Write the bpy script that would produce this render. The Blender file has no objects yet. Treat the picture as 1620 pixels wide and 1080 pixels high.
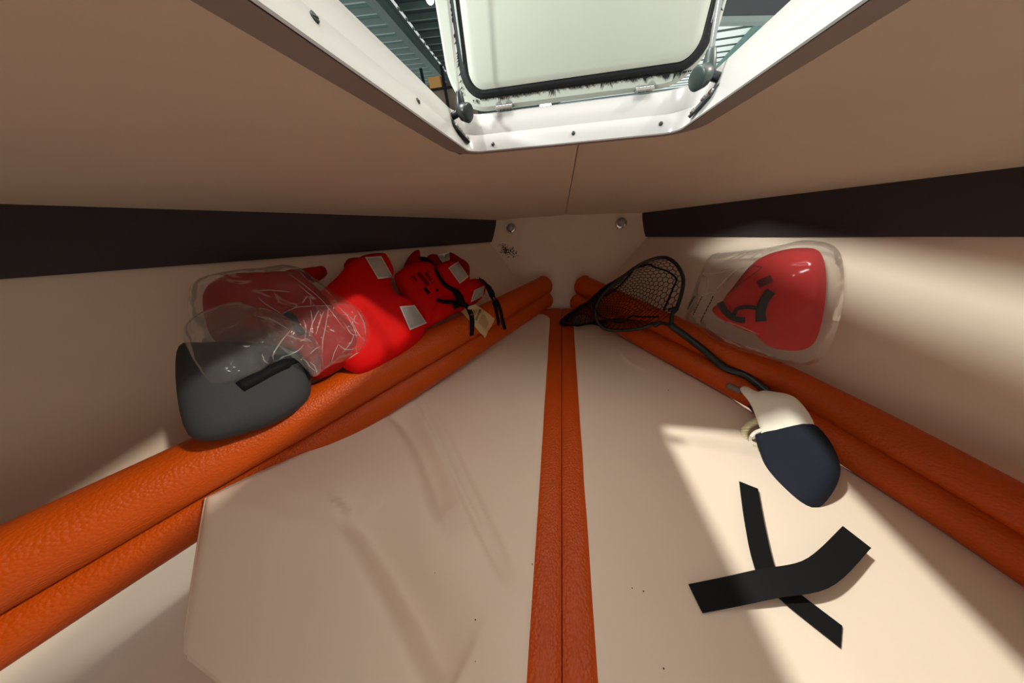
import bpy, math, random
from math import sin, cos, pi, sqrt
from mathutils import Vector as V, Matrix, noise
from mathutils.bvhtree import BVHTree
random.seed(7)
S = bpy.context.scene
COL = S.collection

# ------------------------------------------------------------------ camera
F = 390.0                                   # focal length in pixels of a 1620 px wide frame
CP = V((-0.03, 0.0, 0.65))
R = [V((0.98504, -0.03498, -0.16877)), V((0.15393, 0.61588, 0.77266)), V((-0.07691, 0.78707, -0.61205))]
def _orth():
    import itertools
    y = V((888-810, 540-229, F)).normalized()
    up = 80.0
    x = V((-(-((311)*up + F*F)/78.0), -up, -F)).normalized()   # away from the left vanishing point
    x = (x - y*x.dot(y)).normalized()
    z = x.cross(y)
    if z.y < 0: z = -z
    return [x, y, z]
R = _orth()
def ray(px, py):
    d = V((px-810.0, 540.0-py, F))
    return V((R[0].dot(d), R[1].dot(d), R[2].dot(d)))
def PD(px, py, depth): return CP + ray(px, py)*(depth/F)
def onz(px, py, z):
    d = ray(px, py); return CP + d*((z-CP.z)/d.z)
def ony(px, py, y):
    d = ray(px, py); return CP + d*((y-CP.y)/d.y)
def onpl(px, py, p0, n, off=0.0):
    d = ray(px, py); p = V(p0) + n*off
    return CP + d*((p-CP).dot(n)/d.dot(n))
cam = bpy.data.cameras.new('camera'); camo = bpy.data.objects.new('camera', cam); COL.objects.link(camo)
cam.sensor_fit = 'HORIZONTAL'; cam.sensor_width = 36.0; cam.lens = 36.0*F/1620.0
cam.clip_start = 0.01; cam.clip_end = 200
M = Matrix.Identity(4)
for i in range(3):
    M[i][0] = R[i].x; M[i][1] = R[i].y; M[i][2] = -R[i].z; M[i][3] = CP[i]
camo.matrix_world = M
S.camera = camo

# ------------------------------------------------------------------ light and exposure
S.view_settings.view_transform = 'Standard'; S.view_settings.look = 'None'
S.view_settings.gamma = 1.0; S.view_settings.use_curve_mapping = False
S.view_settings.exposure = 0.0
W = bpy.data.worlds.new('world'); S.world = W; W.use_nodes = True
W.node_tree.nodes['Background'].inputs[0].default_value = (0.88, 0.94, 0.91, 1)
W.node_tree.nodes['Background'].inputs[1].default_value = 0.72
def overhead_fill(loc, size, power, color):
    l = bpy.data.lights.new('overhead_fill', 'AREA'); l.shape = 'RECTANGLE'; l.size, l.size_y = size; l.energy = power; l.color = color
    o = bpy.data.objects.new('overhead_fill', l); COL.objects.link(o); o.location = loc
overhead_fill((0.85, 0.05, 3.6), (7.0, 2.0), 175, (1.0, 0.92, 0.86))  # added fill above the hatch, unseen source, brightens the cushions below
def lamp(name, direction, target, dist, radius, power, color):
    l = bpy.data.lights.new(name, 'SPOT'); l.energy = power; l.color = color
    l.shadow_soft_size = radius; l.spot_size = math.radians(16); l.spot_blend = 0.3
    o = bpy.data.objects.new(name, l); COL.objects.link(o)
    d = V(direction).normalized(); o.location = V(target) + d*dist
    o.rotation_euler = d.to_track_quat('Z', 'Y').to_euler()
lamp('high_bay_light', (-0.455, 0.070, 0.65), (0, 0.25, 0.65), 7.0, 0.13, 2800, (0.97, 1.0, 0.93))
lamp('high_bay_light', (0.60, 0.00, 0.455), (0, 0.3, 0.65), 8.0, 0.16, 2000, (1.0, 0.95, 0.82))
lamp('high_bay_light', (-0.40, -0.35, 0.235), (0, 0.35, 0.68), 9.0, 0.42, 3600, (0.92, 1.0, 0.94))

# ------------------------------------------------------------------ helpers
ORG = {}
def sock(n, *names):
    for k in names:
        if k in n.inputs: return n.inputs[k]
def mat(name, color, rough=0.5, spec=0.5, metal=0.0, bump=None, var=0.0, vscale=6.0, emit=None, sheen=0.0):
    m = bpy.data.materials.new(name); m.use_nodes = True
    nt = m.node_tree; b = nt.nodes['Principled BSDF']
    b.inputs['Base Color'].default_value = (*color, 1); b.inputs['Roughness'].default_value = rough
    b.inputs['Metallic'].default_value = metal; b.inputs['Specular IOR Level'].default_value = spec
    if sheen: b.inputs['Sheen Weight'].default_value = sheen
    tc = nt.nodes.new('ShaderNodeTexCoord')
    if var:
        nz = nt.nodes.new('ShaderNodeTexNoise'); nz.inputs['Scale'].default_value = vscale; nz.inputs['Detail'].default_value = 4
        nt.links.new(tc.outputs['Object'], nz.inputs['Vector'])
        mx = nt.nodes.new('ShaderNodeMix'); mx.data_type = 'RGBA'
        mx.inputs[6].default_value = (*[c*(1-var) for c in color], 1); mx.inputs[7].default_value = (*[min(1, c*(1+var)) for c in color], 1)
        nt.links.new(nz.outputs['Fac'], mx.inputs[0]); nt.links.new(mx.outputs[2], b.inputs['Base Color'])
    if bump:
        kind, sc, st, dist = bump
        if kind == 'voronoi':
            t = nt.nodes.new('ShaderNodeTexVoronoi'); t.feature = 'F1'; t.inputs['Scale'].default_value = sc; out = t.outputs['Distance']
        else:
            t = nt.nodes.new('ShaderNodeTexNoise'); t.inputs['Scale'].default_value = sc; t.inputs['Detail'].default_value = 5; out = t.outputs['Fac']
        nt.links.new(tc.outputs['Object'], t.inputs['Vector'])
        bp = nt.nodes.new('ShaderNodeBump'); bp.inputs['Strength'].default_value = st; bp.inputs['Distance'].default_value = dist
        if kind == 'voronoi': bp.invert = True
        nt.links.new(out, bp.inputs['Height']); nt.links.new(bp.outputs['Normal'], b.inputs['Normal'])
    if emit:
        b.inputs['Emission Color'].default_value = (*emit[0], 1); b.inputs['Emission Strength'].default_value = emit[1]
    return m
def srgb(r, g, b):
    f = lambda c: (c/255/12.92) if c/255 <= 0.04045 else ((c/255+0.055)/1.055)**2.4
    return (f(r), f(g), f(b))

class MB:
    def __init__(s): s.v = []; s.f = []
    def add(s, vs, fs):
        o = len(s.v); s.v += [V(p) for p in vs]; s.f += [tuple(i+o for i in f) for f in fs]; return s
    def grid(s, fn, nu, nv, closeu=False):
        vs = [fn(i/(nu if closeu else nu), j/nv) for j in range(nv+1) for i in range(nu if closeu else nu+1)]
        n = nu if closeu else nu+1; fs = []
        for j in range(nv):
            for i in range(nu):
                a = j*n+i; b = j*n+(i+1) % n; fs.append((a, b, b+n, a+n))
        return s.add(vs, fs)
    def box(s, c, ex, ey, ez):
        c = V(c); ex = V(ex); ey = V(ey); ez = V(ez)
        vs = [c+ex*a+ey*b+ez*d for a in (-1, 1) for b in (-1, 1) for d in (-1, 1)]
        return s.add(vs, [(0, 1, 3, 2), (4, 6, 7, 5), (0, 4, 5, 1), (2, 3, 7, 6), (0, 2, 6, 4), (1, 5, 7, 3)])
    def abox(s, x0, x1, y0, y1, z0, z1):
        return s.box(((x0+x1)/2, (y0+y1)/2, (z0+z1)/2), ((x1-x0)/2, 0, 0), (0, (y1-y0)/2, 0), (0, 0, (z1-z0)/2))
    def tube(s, pts, rad, seg=16, round_ends=True, closed=False, flat=0.75):
        pts = [V(p) for p in pts]; n = len(pts)
        rad = list(rad) if hasattr(rad, '__len__') else [rad]*n
        if round_ends and not closed:
            t0 = (pts[0]-pts[1]).normalized(); t1 = (pts[-1]-pts[-2]).normalized(); hp = []; hr = []
            for k in range(5):
                a = pi/2*(k/5.0); hp.append((sin(a)*flat, cos(a)))
            A = [(pts[0]+t0*rad[0]*q, rad[0]*c) for q, c in hp][1:][::-1]
            B = [(pts[-1]+t1*rad[-1]*q, rad[-1]*c) for q, c in hp][1:]
            pts = [a for a, _ in A]+pts+[b for b, _ in B]; rad = [r for _, r in A]+rad+[r for _, r in B]; n = len(pts)
        up = V((0, 0, 1)); vs = []; prev = None
        for i, p in enumerate(pts):
            if closed: t = pts[(i+1) % n]-pts[i-1]
            else: t = pts[min(i+1, n-1)]-pts[max(i-1, 0)]
            if t.length < 1e-9: t = V((0, 0, 1))
            t.normalize()
            if prev is None:
                a = t.cross(up); a = a if a.length > 1e-3 else t.cross(V((1, 0, 0)))
                a.normalize()
            else:
                a = prev-t*prev.dot(t); a.normalize()
            prev = a; b = t.cross(a)
            vs += [p+(a*cos(2*pi*k/seg)+b*sin(2*pi*k/seg))*rad[i] for k in range(seg)]
        fs = []
        for i in range(n if closed else n-1):
            for k in range(seg):
                a0 = i*seg+k; a1 = i*seg+(k+1) % seg; j = ((i+1) % n)*seg
                fs.append((a0, a1, j+(k+1) % seg, j+k))
        if not closed: fs += [tuple(range(seg))[::-1], tuple((n-1)*seg+k for k in range(seg))]
        return s.add(vs, fs)
    def prism(s, loop, ext):
        loop = [V(p) for p in loop]; ext = V(ext); n = len(loop)
        return s.add(loop+[p+ext for p in loop], [tuple(range(n))[::-1], tuple(range(n, 2*n))]+[(i, (i+1) % n, n+(i+1) % n, n+i) for i in range(n)])
    def ribbon(s, pts, nrm, width, thick=0.0015):
        pts = [V(p) for p in pts]; n = len(pts); vs = []
        w = list(width) if hasattr(width, '__len__') else [width]*n
        for i, p in enumerate(pts):
            t = (pts[min(i+1, n-1)]-pts[max(i-1, 0)]).normalized(); nn = V(nrm[i]) if isinstance(nrm, list) else V(nrm)
            a = t.cross(nn).normalized(); k = a.cross(t).normalized()
            for u, h in ((-1, -1), (1, -1), (1, 1), (-1, 1)): vs.append(p+a*(u*w[i]/2)+k*(h*thick/2))
        fs = []
        for i in range(n-1):
            for k in range(4): a0 = i*4+k; a1 = i*4+(k+1) % 4; fs.append((a0, a1, a1+4, a0+4))
        fs += [(3, 2, 1, 0), tuple((n-1)*4+k for k in range(4))]
        return s.add(vs, fs)
    def bvh(s): return BVHTree.FromPolygons([tuple(p) for p in s.v], s.f)

def tag(o, label=None, cat=None, group=None, kind=None):
    if label: o['label'] = label
    if cat: o['category'] = cat
    if group: o['group'] = group
    if kind: o['kind'] = kind
    return o
def empty(name, loc, label=None, cat=None, group=None, kind=None):
    o = bpy.data.objects.new(name, None); o.empty_display_size = 0.05; COL.objects.link(o); o.location = loc
    ORG[o] = V(loc); return tag(o, label, cat, group, kind)
def obj(name, mb, m, parent=None, smooth=True, label=None, cat=None, group=None, kind=None, subsurf=0, bevel=0.0, autosmooth=None):
    base = ORG.get(parent, V((0, 0, 0)))
    me = bpy.data.meshes.new(name)
    c = V((0, 0, 0))
    for p in mb.v: c += p
    c /= max(1, len(mb.v))
    me.from_pydata([tuple(p-c) for p in mb.v], [], mb.f); me.materials.append(m)
    me.validate(); me.update()
    if smooth:
        me.polygons.foreach_set('use_smooth', [True]*len(me.polygons))
        if autosmooth: 
            try: me.set_sharp_from_angle(angle=math.radians(autosmooth))
            except Exception: pass
    o = bpy.data.objects.new(name, me); COL.objects.link(o)
    if parent: o.parent = parent
    o.location = c-base; ORG[o] = c
    if bevel:
        b = o.modifiers.new('bevel', 'BEVEL'); b.width = bevel; b.segments = 2; b.limit_method = 'ANGLE'
    if subsurf:
        q = o.modifiers.new('sub', 'SUBSURF'); q.levels = subsurf; q.render_levels = subsurf
    return tag(o, label, cat, group, kind)
def smoothloop(pts, n, closed=True):
    pts = [V(p) for p in pts]; m = len(pts); out = []
    segs = m if closed else m-1
    for k in range(n if closed else n+1):
        t = k*segs/n; i = min(int(t), segs-1); u = t-i
        g = (lambda j: pts[j % m]) if closed else (lambda j: pts[max(0, min(m-1, j))])
        a, b, c, d = g(i-1), g(i), g(i+1), g(i+2)
        out.append(0.5*((2*b)+(c-a)*u+(2*a-5*b+4*c-d)*u*u+(3*b-a-3*c+d)*u**3))
    return out
def puff(pxs, place, nrm, T, seg=56, K=12, wr=0.0, wf=12.0, back=0.5, seed=0.0, cen=None, pw=2.6, ridged=False):
    """a stuffed shape: outline placed in space, filled to a rounded thickness on both sides"""
    lp = [place(p.x, p.y) for p in smoothloop([(a, b, 0) for a, b in pxs], seg)]
    c = V((0, 0, 0))
    for p in lp: c += p
    c /= seg
    if cen: c = place(*cen)
    mb = MB(); rings = []
    def h(s): return (max(0.0, 1-s**pw))**0.5
    def nz(p, s):
        if not wr: return 0
        v = noise.noise(p*wf+V((seed, seed*2, 0)))
        if ridged: v = 0.6-abs(v)*2.2+0.5*(0.5-abs(noise.noise(p*wf*2.3+V((0, seed, seed))))*2)
        return wr*v*(1-s**6)
    for side, amt in ((1, T), (-1, T*back)):
        vs = []; fs = []
        for k in range(K+1):
            s = 1-(k/K)**1.25 if k < K else 0
            if k == K: vs.append(c+nrm*side*(amt*h(0)+nz(c, 0))); break
            for p in lp:
                q = c+(p-c)*s; vs.append(q+nrm*side*(amt*h(s)+nz(q, s)))
        for k in range(K-1):
            for i in range(seg):
                a = k*seg+i; b = k*seg+(i+1) % seg; f = (a, b, b+seg, a+seg); fs.append(f if side > 0 else f[::-1])
        for i in range(seg):
            f = ((K-1)*seg+i, (K-1)*seg+(i+1) % seg, K*seg); fs.append(f if side > 0 else f[::-1])
        mb.add(vs, fs)
    return mb
def castpx(bvs, px, py, lift=0.001, fallback=None):
    d = ray(px, py).normalized(); best = None
    for b in bvs:
        h = b.ray_cast(CP, d)
        if h[0] is not None and (best is None or h[3] < best[3]): best = h
    if best is None:
        if fallback is not None: return PD(px, py, fallback), -d
        return None
    n = best[1] if best[1].dot(d) < 0 else -best[1]
    return best[0]+n*lift, n
def strap_px(mb, bvs, pts, width, lift=0.002, thick=0.0018, n=14, fallback=0.9, smoothn=2):
    pl = smoothloop([(a, b, 0) for a, b in pts], n, closed=False)
    P = []; N = []
    for p in pl:
        q, nn = castpx(bvs, p.x, p.y, lift, fallback); P.append(q); N.append(nn)
    for _ in range(smoothn):
        N = [N[0]]+[(N[i-1]+N[i]*2+N[i+1]).normalized() for i in range(1, len(N)-1)]+[N[-1]]
        P = [P[0]]+[(P[i-1]+P[i]*2+P[i+1])/4 for i in range(1, len(P)-1)]+[P[-1]]
    return mb.ribbon(P, N, width, thick)
def decal_px(mb, bvs, quad, nu=8, nv=8, lift=0.0015, fallback=0.9, bow=0.0):
    """a thin sheet lying on the surfaces below: quad is its outline's four corners"""
    a, b, c, d = [V((x, y, 0)) for x, y in quad]
    def fn(u, v):
        if bow: u2 = u; v = v
        p = (a*(1-u)+b*u)*(1-v)+(d*(1-u)+c*u)*v
        return castpx(bvs, p.x, p.y, lift, fallback)[0]
    return mb.grid(fn, nu, nv)
def text_px(mb, bvs, body, org, udir, hgt, lift=0.0012, shear=0.0, flip=1, fallback=0.9, xs=1.0):
    cu = bpy.data.curves.new('lettering', 'FONT'); cu.body = body; cu.shear = shear; cu.offset = 0.025; cu.resolution_u = 2
    to = bpy.data.objects.new('lettering', cu)
    me = bpy.data.meshes.new_from_object(to)
    u = V((udir[0], udir[1], 0)).normalized(); vv = V((u.y, -u.x, 0))*flip
    vs = []
    for v in me.vertices:
        q = V((org[0], org[1], 0))+u*(v.co.x*hgt*1.4*xs)+vv*(v.co.y*hgt*1.4)
        vs.append(castpx(bvs, q.x, q.y, lift, fallback)[0])
    mb.add(vs, [tuple(p.vertices) for p in me.polygons])
    bpy.data.objects.remove(to); bpy.data.meshes.remove(me)
    return mb

# ------------------------------------------------------------------ materials
m_cream = mat('cream_vinyl', srgb(228, 208, 188), 0.5, 0.4, bump=('noise', 420, 0.10, 0.001), var=0.05, vscale=5)
m_vinylceil = mat('headliner_vinyl', srgb(214, 194, 172), 0.6, 0.3, bump=('noise', 160, 0.15, 0.001), var=0.06, vscale=9)
m_panel = mat('bow_panel_vinyl', srgb(224, 202, 182), 0.6, 0.3, var=0.08, vscale=7)
m_leather = mat('orange_leather', srgb(190, 73, 1), 0.46, 0.28, bump=('voronoi', 210, 0.8, 0.0014), var=0.10, vscale=14)
m_dark = mat('dark_brown_fabric', srgb(58, 50, 52), 0.7, 0.3, var=0.1, vscale=5)
m_white = mat('white_gelcoat', srgb(172, 169, 167), 0.25, 0.5, var=0.02, vscale=8)
m_lid = mat('white_lid_gelcoat', srgb(186, 189, 178), 0.35, 0.5, var=0.03, vscale=6)
m_black = mat('black_rubber', srgb(18, 20, 22), 0.6, 0.3, bump=('noise', 500, 0.4, 0.001))
m_blackplastic = mat('black_plastic', srgb(26, 32, 32), 0.35, 0.5)
m_greyplastic = mat('dark_grey_plastic', srgb(44, 55, 53), 0.4, 0.5)
m_steel = mat('steel', (0.62, 0.62, 0.60), 0.25, 0.5, metal=1.0)
m_chrome = mat('chrome', (0.75, 0.74, 0.72), 0.08, 0.5, metal=1.0)
m_lens = mat('frosted_lens', srgb(150, 142, 150), 0.15, 0.6)
m_red = mat('red_nylon', srgb(204, 3, 2), 0.7, 0.15, bump=('noise', 90, 0.15, 0.002), var=0.08, vscale=10)
m_darkred = mat('deep_red_nylon', srgb(150, 6, 10), 0.7, 0.15, bump=('noise', 60, 0.2, 0.002), var=0.1, vscale=12)
m_webbing = mat('black_webbing', srgb(14, 14, 16), 0.75, 0.2, bump=('noise', 700, 0.3, 0.001))
m_reflect = mat('silver_reflective_tape', srgb(186, 184, 178), 0.32, 0.6, metal=0.35, bump=('voronoi', 300, 0.2, 0.001), var=0.12, vscale=40)
m_silver = mat('bright_silver_edge', srgb(222, 220, 212), 0.28, 0.6, metal=0.3)
m_ink = mat('black_ink', srgb(24, 8, 10), 0.7, 0.2)
m_faintink = mat('dark_red_ink', srgb(96, 6, 14), 0.7, 0.2)
m_tag = mat('cream_tag_paper', srgb(206, 176, 132), 0.7, 0.2)
m_tagink = mat('tag_ochre_ink', srgb(150, 110, 40), 0.7, 0.2)
m_taghead = mat('tag_purple_ink', srgb(50, 26, 40), 0.7, 0.2)
m_slate = mat('slate_fabric', srgb(58, 60, 62), 0.75, 0.2, bump=('noise', 300, 0.2, 0.001), var=0.1)
m_canvas = mat('white_canvas', srgb(236, 230, 214), 0.8, 0.2, bump=('noise', 260, 0.3, 0.001), var=0.04, vscale=20)
m_navy = mat('navy_canvas', srgb(28, 30, 42), 0.8, 0.2, bump=('noise', 260, 0.3, 0.001))
m_rope = mat('natural_rope', srgb(196, 184, 150), 0.8, 0.2, bump=('noise', 200, 0.3, 0.001))
m_grey = mat('grey_rubber', srgb(120, 104, 92), 0.6, 0.3)
m_netcord = mat('black_net_cord', srgb(12, 12, 14), 0.7, 0.2)
m_brown = mat('brown_cap', srgb(84, 54, 44), 0.5, 0.3)
m_cap = mat('grey_screw_cap', srgb(150, 148, 138), 0.5, 0.4)
def plastic_film(name, tint, haze):
    m = bpy.data.materials.new(name); m.use_nodes = True; nt = m.node_tree; nt.nodes.clear()
    out = nt.nodes.new('ShaderNodeOutputMaterial'); tr = nt.nodes.new('ShaderNodeBsdfTransparent'); tr.inputs[0].default_value = (*tint, 1)
    gl = nt.nodes.new('ShaderNodeBsdfGlossy'); gl.inputs['Roughness'].default_value = 0.16; gl.inputs[0].default_value = (1, 1, 1, 1)
    df = nt.nodes.new('ShaderNodeBsdfDiffuse'); df.inputs[0].default_value = (0.75, 0.74, 0.72, 1)
    tc = nt.nodes.new('ShaderNodeTexCoord')
    nz = nt.nodes.new('ShaderNodeTexNoise'); nz.inputs['Scale'].default_value = 11; nz.inputs['Detail'].default_value = 2; nz.inputs['Distortion'].default_value = 0.8
    nt.links.new(tc.outputs['Object'], nz.inputs['Vector'])
    ab = nt.nodes.new('ShaderNodeMath'); ab.operation = 'SUBTRACT'; ab.inputs[1].default_value = 0.5
    a2 = nt.nodes.new('ShaderNodeMath'); a2.operation = 'ABSOLUTE'
    nt.links.new(nz.outputs['Fac'], ab.inputs[0]); nt.links.new(ab.outputs[0], a2.inputs[0])
    bp = nt.nodes.new('ShaderNodeBump'); bp.inputs['Strength'].default_value = 1.0; bp.inputs['Distance'].default_value = 0.012; bp.invert = True
    nt.links.new(a2.outputs[0], bp.inputs['Height']); nt.links.new(bp.outputs[0], gl.inputs['Normal'])
    fr = nt.nodes.new('ShaderNodeFresnel'); fr.inputs['IOR'].default_value = 1.22; nt.links.new(bp.outputs[0], fr.inputs['Normal'])
    m1 = nt.nodes.new('ShaderNodeMixShader'); m1.inputs[0].default_value = haze
    nt.links.new(tr.outputs[0], m1.inputs[1]); nt.links.new(df.outputs[0], m1.inputs[2])
    m2 = nt.nodes.new('ShaderNodeMixShader'); mu = nt.nodes.new('ShaderNodeMath'); mu.operation = 'MULTIPLY'; mu.inputs[1].default_value = 0.7; mu.use_clamp = True
    mi = nt.nodes.new('ShaderNodeMath'); mi.operation = 'MINIMUM'; mi.inputs[1].default_value = 0.4
    nt.links.new(fr.outputs[0], mu.inputs[0]); nt.links.new(mu.outputs[0], mi.inputs[0]); nt.links.new(mi.outputs[0], m2.inputs[0])
    nt.links.new(m1.outputs[0], m2.inputs[1]); nt.links.new(gl.outputs[0], m2.inputs[2])
    nt.links.new(m2.outputs[0], out.inputs[0]); return m
m_film = plastic_film('clear_film', (0.95, 0.94, 0.93), 0.06)
m_film2 = plastic_film('smoky_film', (0.86, 0.86, 0.86), 0.07)

# ------------------------------------------------------------------ cabin shell
L0a, L0b = V((-0.16, 1.14, 0.03)), V((-0.80, 0.20, 0.05))          # foot of the side wall
L1a, L1b = V((-0.354, 1.20, 0.307)), V((-0.757, 0.495, 0.486))     # lower edge of the dark band
L2a, L2b = V((-0.320, 1.225, 0.400)), V((-0.730, 0.540, 0.583))    # upper edge of the dark band
def lin(a, b, y): return a+(b-a)*((y-a.y)/(b.y-a.y))
YA = -0.75
def mir(p, s): return V((p.x*s*-1, p.y, p.z))
for s, side in ((-1, 'left'), (1, 'right')):
    f = lambda p: V((p.x*(-s), p.y, p.z))
    FA, FB_ = (L0a, L0b) if s < 0 else (L0a, V((-0.97, 0.20, 0.03)))
    mb = MB(); mb.grid(lambda u, v: f(lin(FA, FB_, 1.30+(YA-1.30)*u).lerp(lin(L1a, L1b, 1.30+(YA-1.30)*u), v)), 24, 6)
    obj('wall_'+side, mb, m_panel, kind='structure')
    mb = MB()
    for off in (0.0,):
        mb.grid(lambda u, v: f(lin(L1a, L1b, 1.24+(YA-1.24)*u).lerp(lin(L2a, L2b, 1.24+(YA-1.24)*u), v)+V((0.012*(1 if v in (0, 1) else 1.3), 0, 0))), 20, 4)
        mb.grid(lambda u, v: f(lin(L1a, L1b, 1.24+(YA-1.24)*u)+V((0.012*v-0.004, 0, 0.0))), 20, 1)
    obj('trim_1' if s < 0 else 'trim_2', mb, m_dark, kind='structure', autosmooth=40)
# wall plane (left) for the things stowed on it
WN = (L1b-L1a).cross(L0a-L1a).normalized()
if WN.x < 0: WN = -WN
_w = (L1b-L1a).cross(V((-0.97, 0.20, 0.03)).lerp(L0a, 0.35)-L1a).normalized(); _w = _w if _w.x > 0 else -_w
WNR = V((-_w.x, _w.y, _w.z))
def WL(off): return lambda px, py: onpl(px, py, L1a, WN, off)
def WR(off): return lambda px, py: onpl(px, py, V((-L1a.x, L1a.y, L1a.z)), WNR, off)
# bow panel
yb = lambda z: 1.135+0.20*z
mb = MB(); mb.grid(lambda u, v: V((-0.42+0.84*u, yb(-0.1+0.6*v), -0.1+0.6*v)), 12, 8)
# slight fore thickness at its rim
wf = obj('wall_front', mb, m_panel, kind='structure')
# ceiling: two panels meeting in a seam on the centre line, opening for the hatch
HX0, HX1, HY0, HY1 = -0.178, 0.134, -0.40, 0.50
HS = 0.2
hz = lambda y: 0.65+HS*(HY1-y)
xs_ = lambda y: -(L2a.x+(L2b.x-L2a.x)*((y-L2a.y)/(L2b.y-L2a.y)))
zs_ = lambda y: (L2a.z+(L2b.z-L2a.z)*((y-L2a.y)/(L2b.y-L2a.y)))
def zc_(y):
    if y > HY1+0.02: 
        t = max(0.0, (1.235-y)/(1.235-(HY1+0.02))); return 0.398+(0.668-0.398)*(t**0.92)
    return 0.664+HS*(HY1+0.02-y)
def ceil_pt(x, y):
    w = min(1.2, abs(x)/max(0.05, xs_(y)))
    return V((x, y, zc_(y)+(zs_(y)-zc_(y))*w**1.6-0.004))
ceiling = empty('ceiling', (0, 0.5, 0.7), kind='structure')
hx0, hx1, hy0, hy1 = HX0-0.03, HX1+0.03, HY0-0.03, HY1+0.03
for s in (-1, 1):
    ylist = sorted(set([YA+i*(hy0-YA)/8 for i in range(9)]+[hy0+i*(hy1-hy0)/12 for i in range(13)]+[hy1+i*(1.245-hy1)/14 for i in range(15)]))
    mb = MB(); hxe = abs(hx0) if s < 0 else hx1
    nin, nout = 6, 16; vs = []; fs = []
    for y in ylist:
        xe = xs_(y)+0.03
        xl = [0.0010+hxe*i/nin for i in range(nin)]+[hxe+(xe-hxe)*i/nout for i in range(nout+1)]
        for i, x in enumerate(xl):
            p = ceil_pt(s*x, y)
            if i == 0: p.z += 0.003
            vs.append(p)
    n = nin+nout+1
    for j in range(len(ylist)-1):
        for i in range(n-1):
            if i < nin and ylist[j] >= hy0-1e-6 and ylist[j+1] <= hy1+1e-6: continue
            fs.append((j*n+i, j*n+i+1, (j+1)*n+i+1, (j+1)*n+i))
    mb.grid(lambda u, v: ceil_pt(s*0.012*u, 0.53+0.72*v)+V((0, 0, 0.0098)), 1, 20) if s < 0 else None
    mb.grid(lambda u, v: ceil_pt(-0.001+s*0.012*u, 0.53+0.72*v)+V((0, 0, 0.010)), 1, 20) if s > 0 else None
    mb.add(vs, fs); obj('ceiling_panel', mb, m_vinylceil, ceiling)
mb = MB()
for s in (-1, 1):
    ylist = [-0.75+i*0.075 for i in range(30)]
    for j in range(len(ylist)-1):
        for i in range(12):
            y0, y1 = ylist[j], ylist[j+1]; q = []
            for (yy, k) in ((y0, i), (y0, i+1), (y1, i+1), (y1, i)):
                x = (xs_(yy)+0.20)*k/12; p = ceil_pt(s*x, yy); p.z += 0.034; q.append(p)
            xm = (q[0].x+q[2].x)/2; ym = (q[0].y+q[2].y)/2
            if HX0-0.12 < xm < HX1+0.12 and HY0-0.10 < ym < HY1+0.10: continue
            mb.add(q, [(0, 1, 2, 3)])
obj('deck', mb, m_white, kind='structure')
# berth base and the cabin floor and bulkhead behind the camera
mb = MB(); mb.abox(-1.5, 1.5, -0.45, 1.3, -0.16, -0.12); obj('floor', mb, m_panel, kind='structure', smooth=False)
mb = MB()
for x0, x1, z0, z1 in ((-1.6, -0.28, -0.16, 1.0), (0.28, 1.6, -0.16, 1.0), (-0.28, 0.28, 0.62, 1.0)): mb.abox(x0, x1, YA, YA+0.02, z0, z1)
obj('wall_back', mb, m_panel, kind='structure', smooth=False)

# ------------------------------------------------------------------ berth cushions
Ledge = [onz(843, 495, 0), onz(811, 508, 0), onz(762, 540, 0.004), onz(700, 583, 0.015), onz(650, 618, 0.035), onz(600, 655, 0.06), onz(500, 700, 0.11), onz(405, 743, 0.15)]
Ledge.append(Ledge[-1]+(Ledge[-1]-Ledge[-2])*0.7); Ledge.append(V((-0.62, -0.085, 0.05))); Ledge.append(V((-0.50, -0.11, 0.02))); Ledge.append(V((-0.36, -0.30, 0)))
Ledge = [p for p in Ledge]
Redge = [V((0.14, 1.07, 0)), V((0.24, 0.93, 0)), onz(1020, 533, 0), onz(1110, 590, 0), onz(1180, 640, 0), V((0.74, 0.30, 0)), V((0.98, -0.02, 0)), V((1.10, -0.30, 0))]
Y1 = 1.055; SW = 0.0525
def edge_at(E, y):
    if y >= E[0].y: return E[0]
    for a, b in zip(E, E[1:]):
        if b.y <= y <= a.y: return a.lerp(b, (a.y-y)/(a.y-b.y))
    return E[-1]
ridges = []
for pts, amp, w in (([(585, 655), (625, 668), (655, 700), (680, 752), (698, 815)], -0.034, 0.022), ([(575, 835), (610, 890), (650, 965), (690, 1045), (716, 1085)], -0.036, 0.030),
                    ([(655, 628), (690, 690), (735, 790), (795, 915)], -0.011, 0.007), ([(668, 628), (705, 692), (752, 792), (815, 925)], -0.009, 0.006),
                    ([(500, 800), (560, 812), (600, 830)], 0.006, 0.03), ([(985, 560), (1000, 575), (1025, 585)], 0.003, 0.012)):
    pl = smoothloop([(a, b, 0) for a, b in pts], 14, closed=False)
    ridges.append(([onz(p.x, p.y, 0.0).to_2d() for p in pl], amp, w))
def ridge_h(x, y):
    h = 0.0; q = V((x, y))
    for pl, amp, w in ridges:
        best = 9; sgn = 1; bt = 0
        for i in range(len(pl)-1):
            a, b = pl[i], pl[i+1]; d = b-a; t = max(0, min(1, (q-a).dot(d)/d.length_squared)); c = a+d*t; e = (q-c).length
            if e < best: best = e; sgn = 1 if d.x*(q.y-c.y)-d.y*(q.x-c.x) > 0 else -1; bt = (i+t)/(len(pl)-1)
        ww = w*(1.9 if sgn > 0 else 0.6); fade = sin(pi*min(1, max(0.02, bt*0.9+0.08)))**0.5
        h += amp*fade*math.exp(-(best/ww)**2)
    return h
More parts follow.
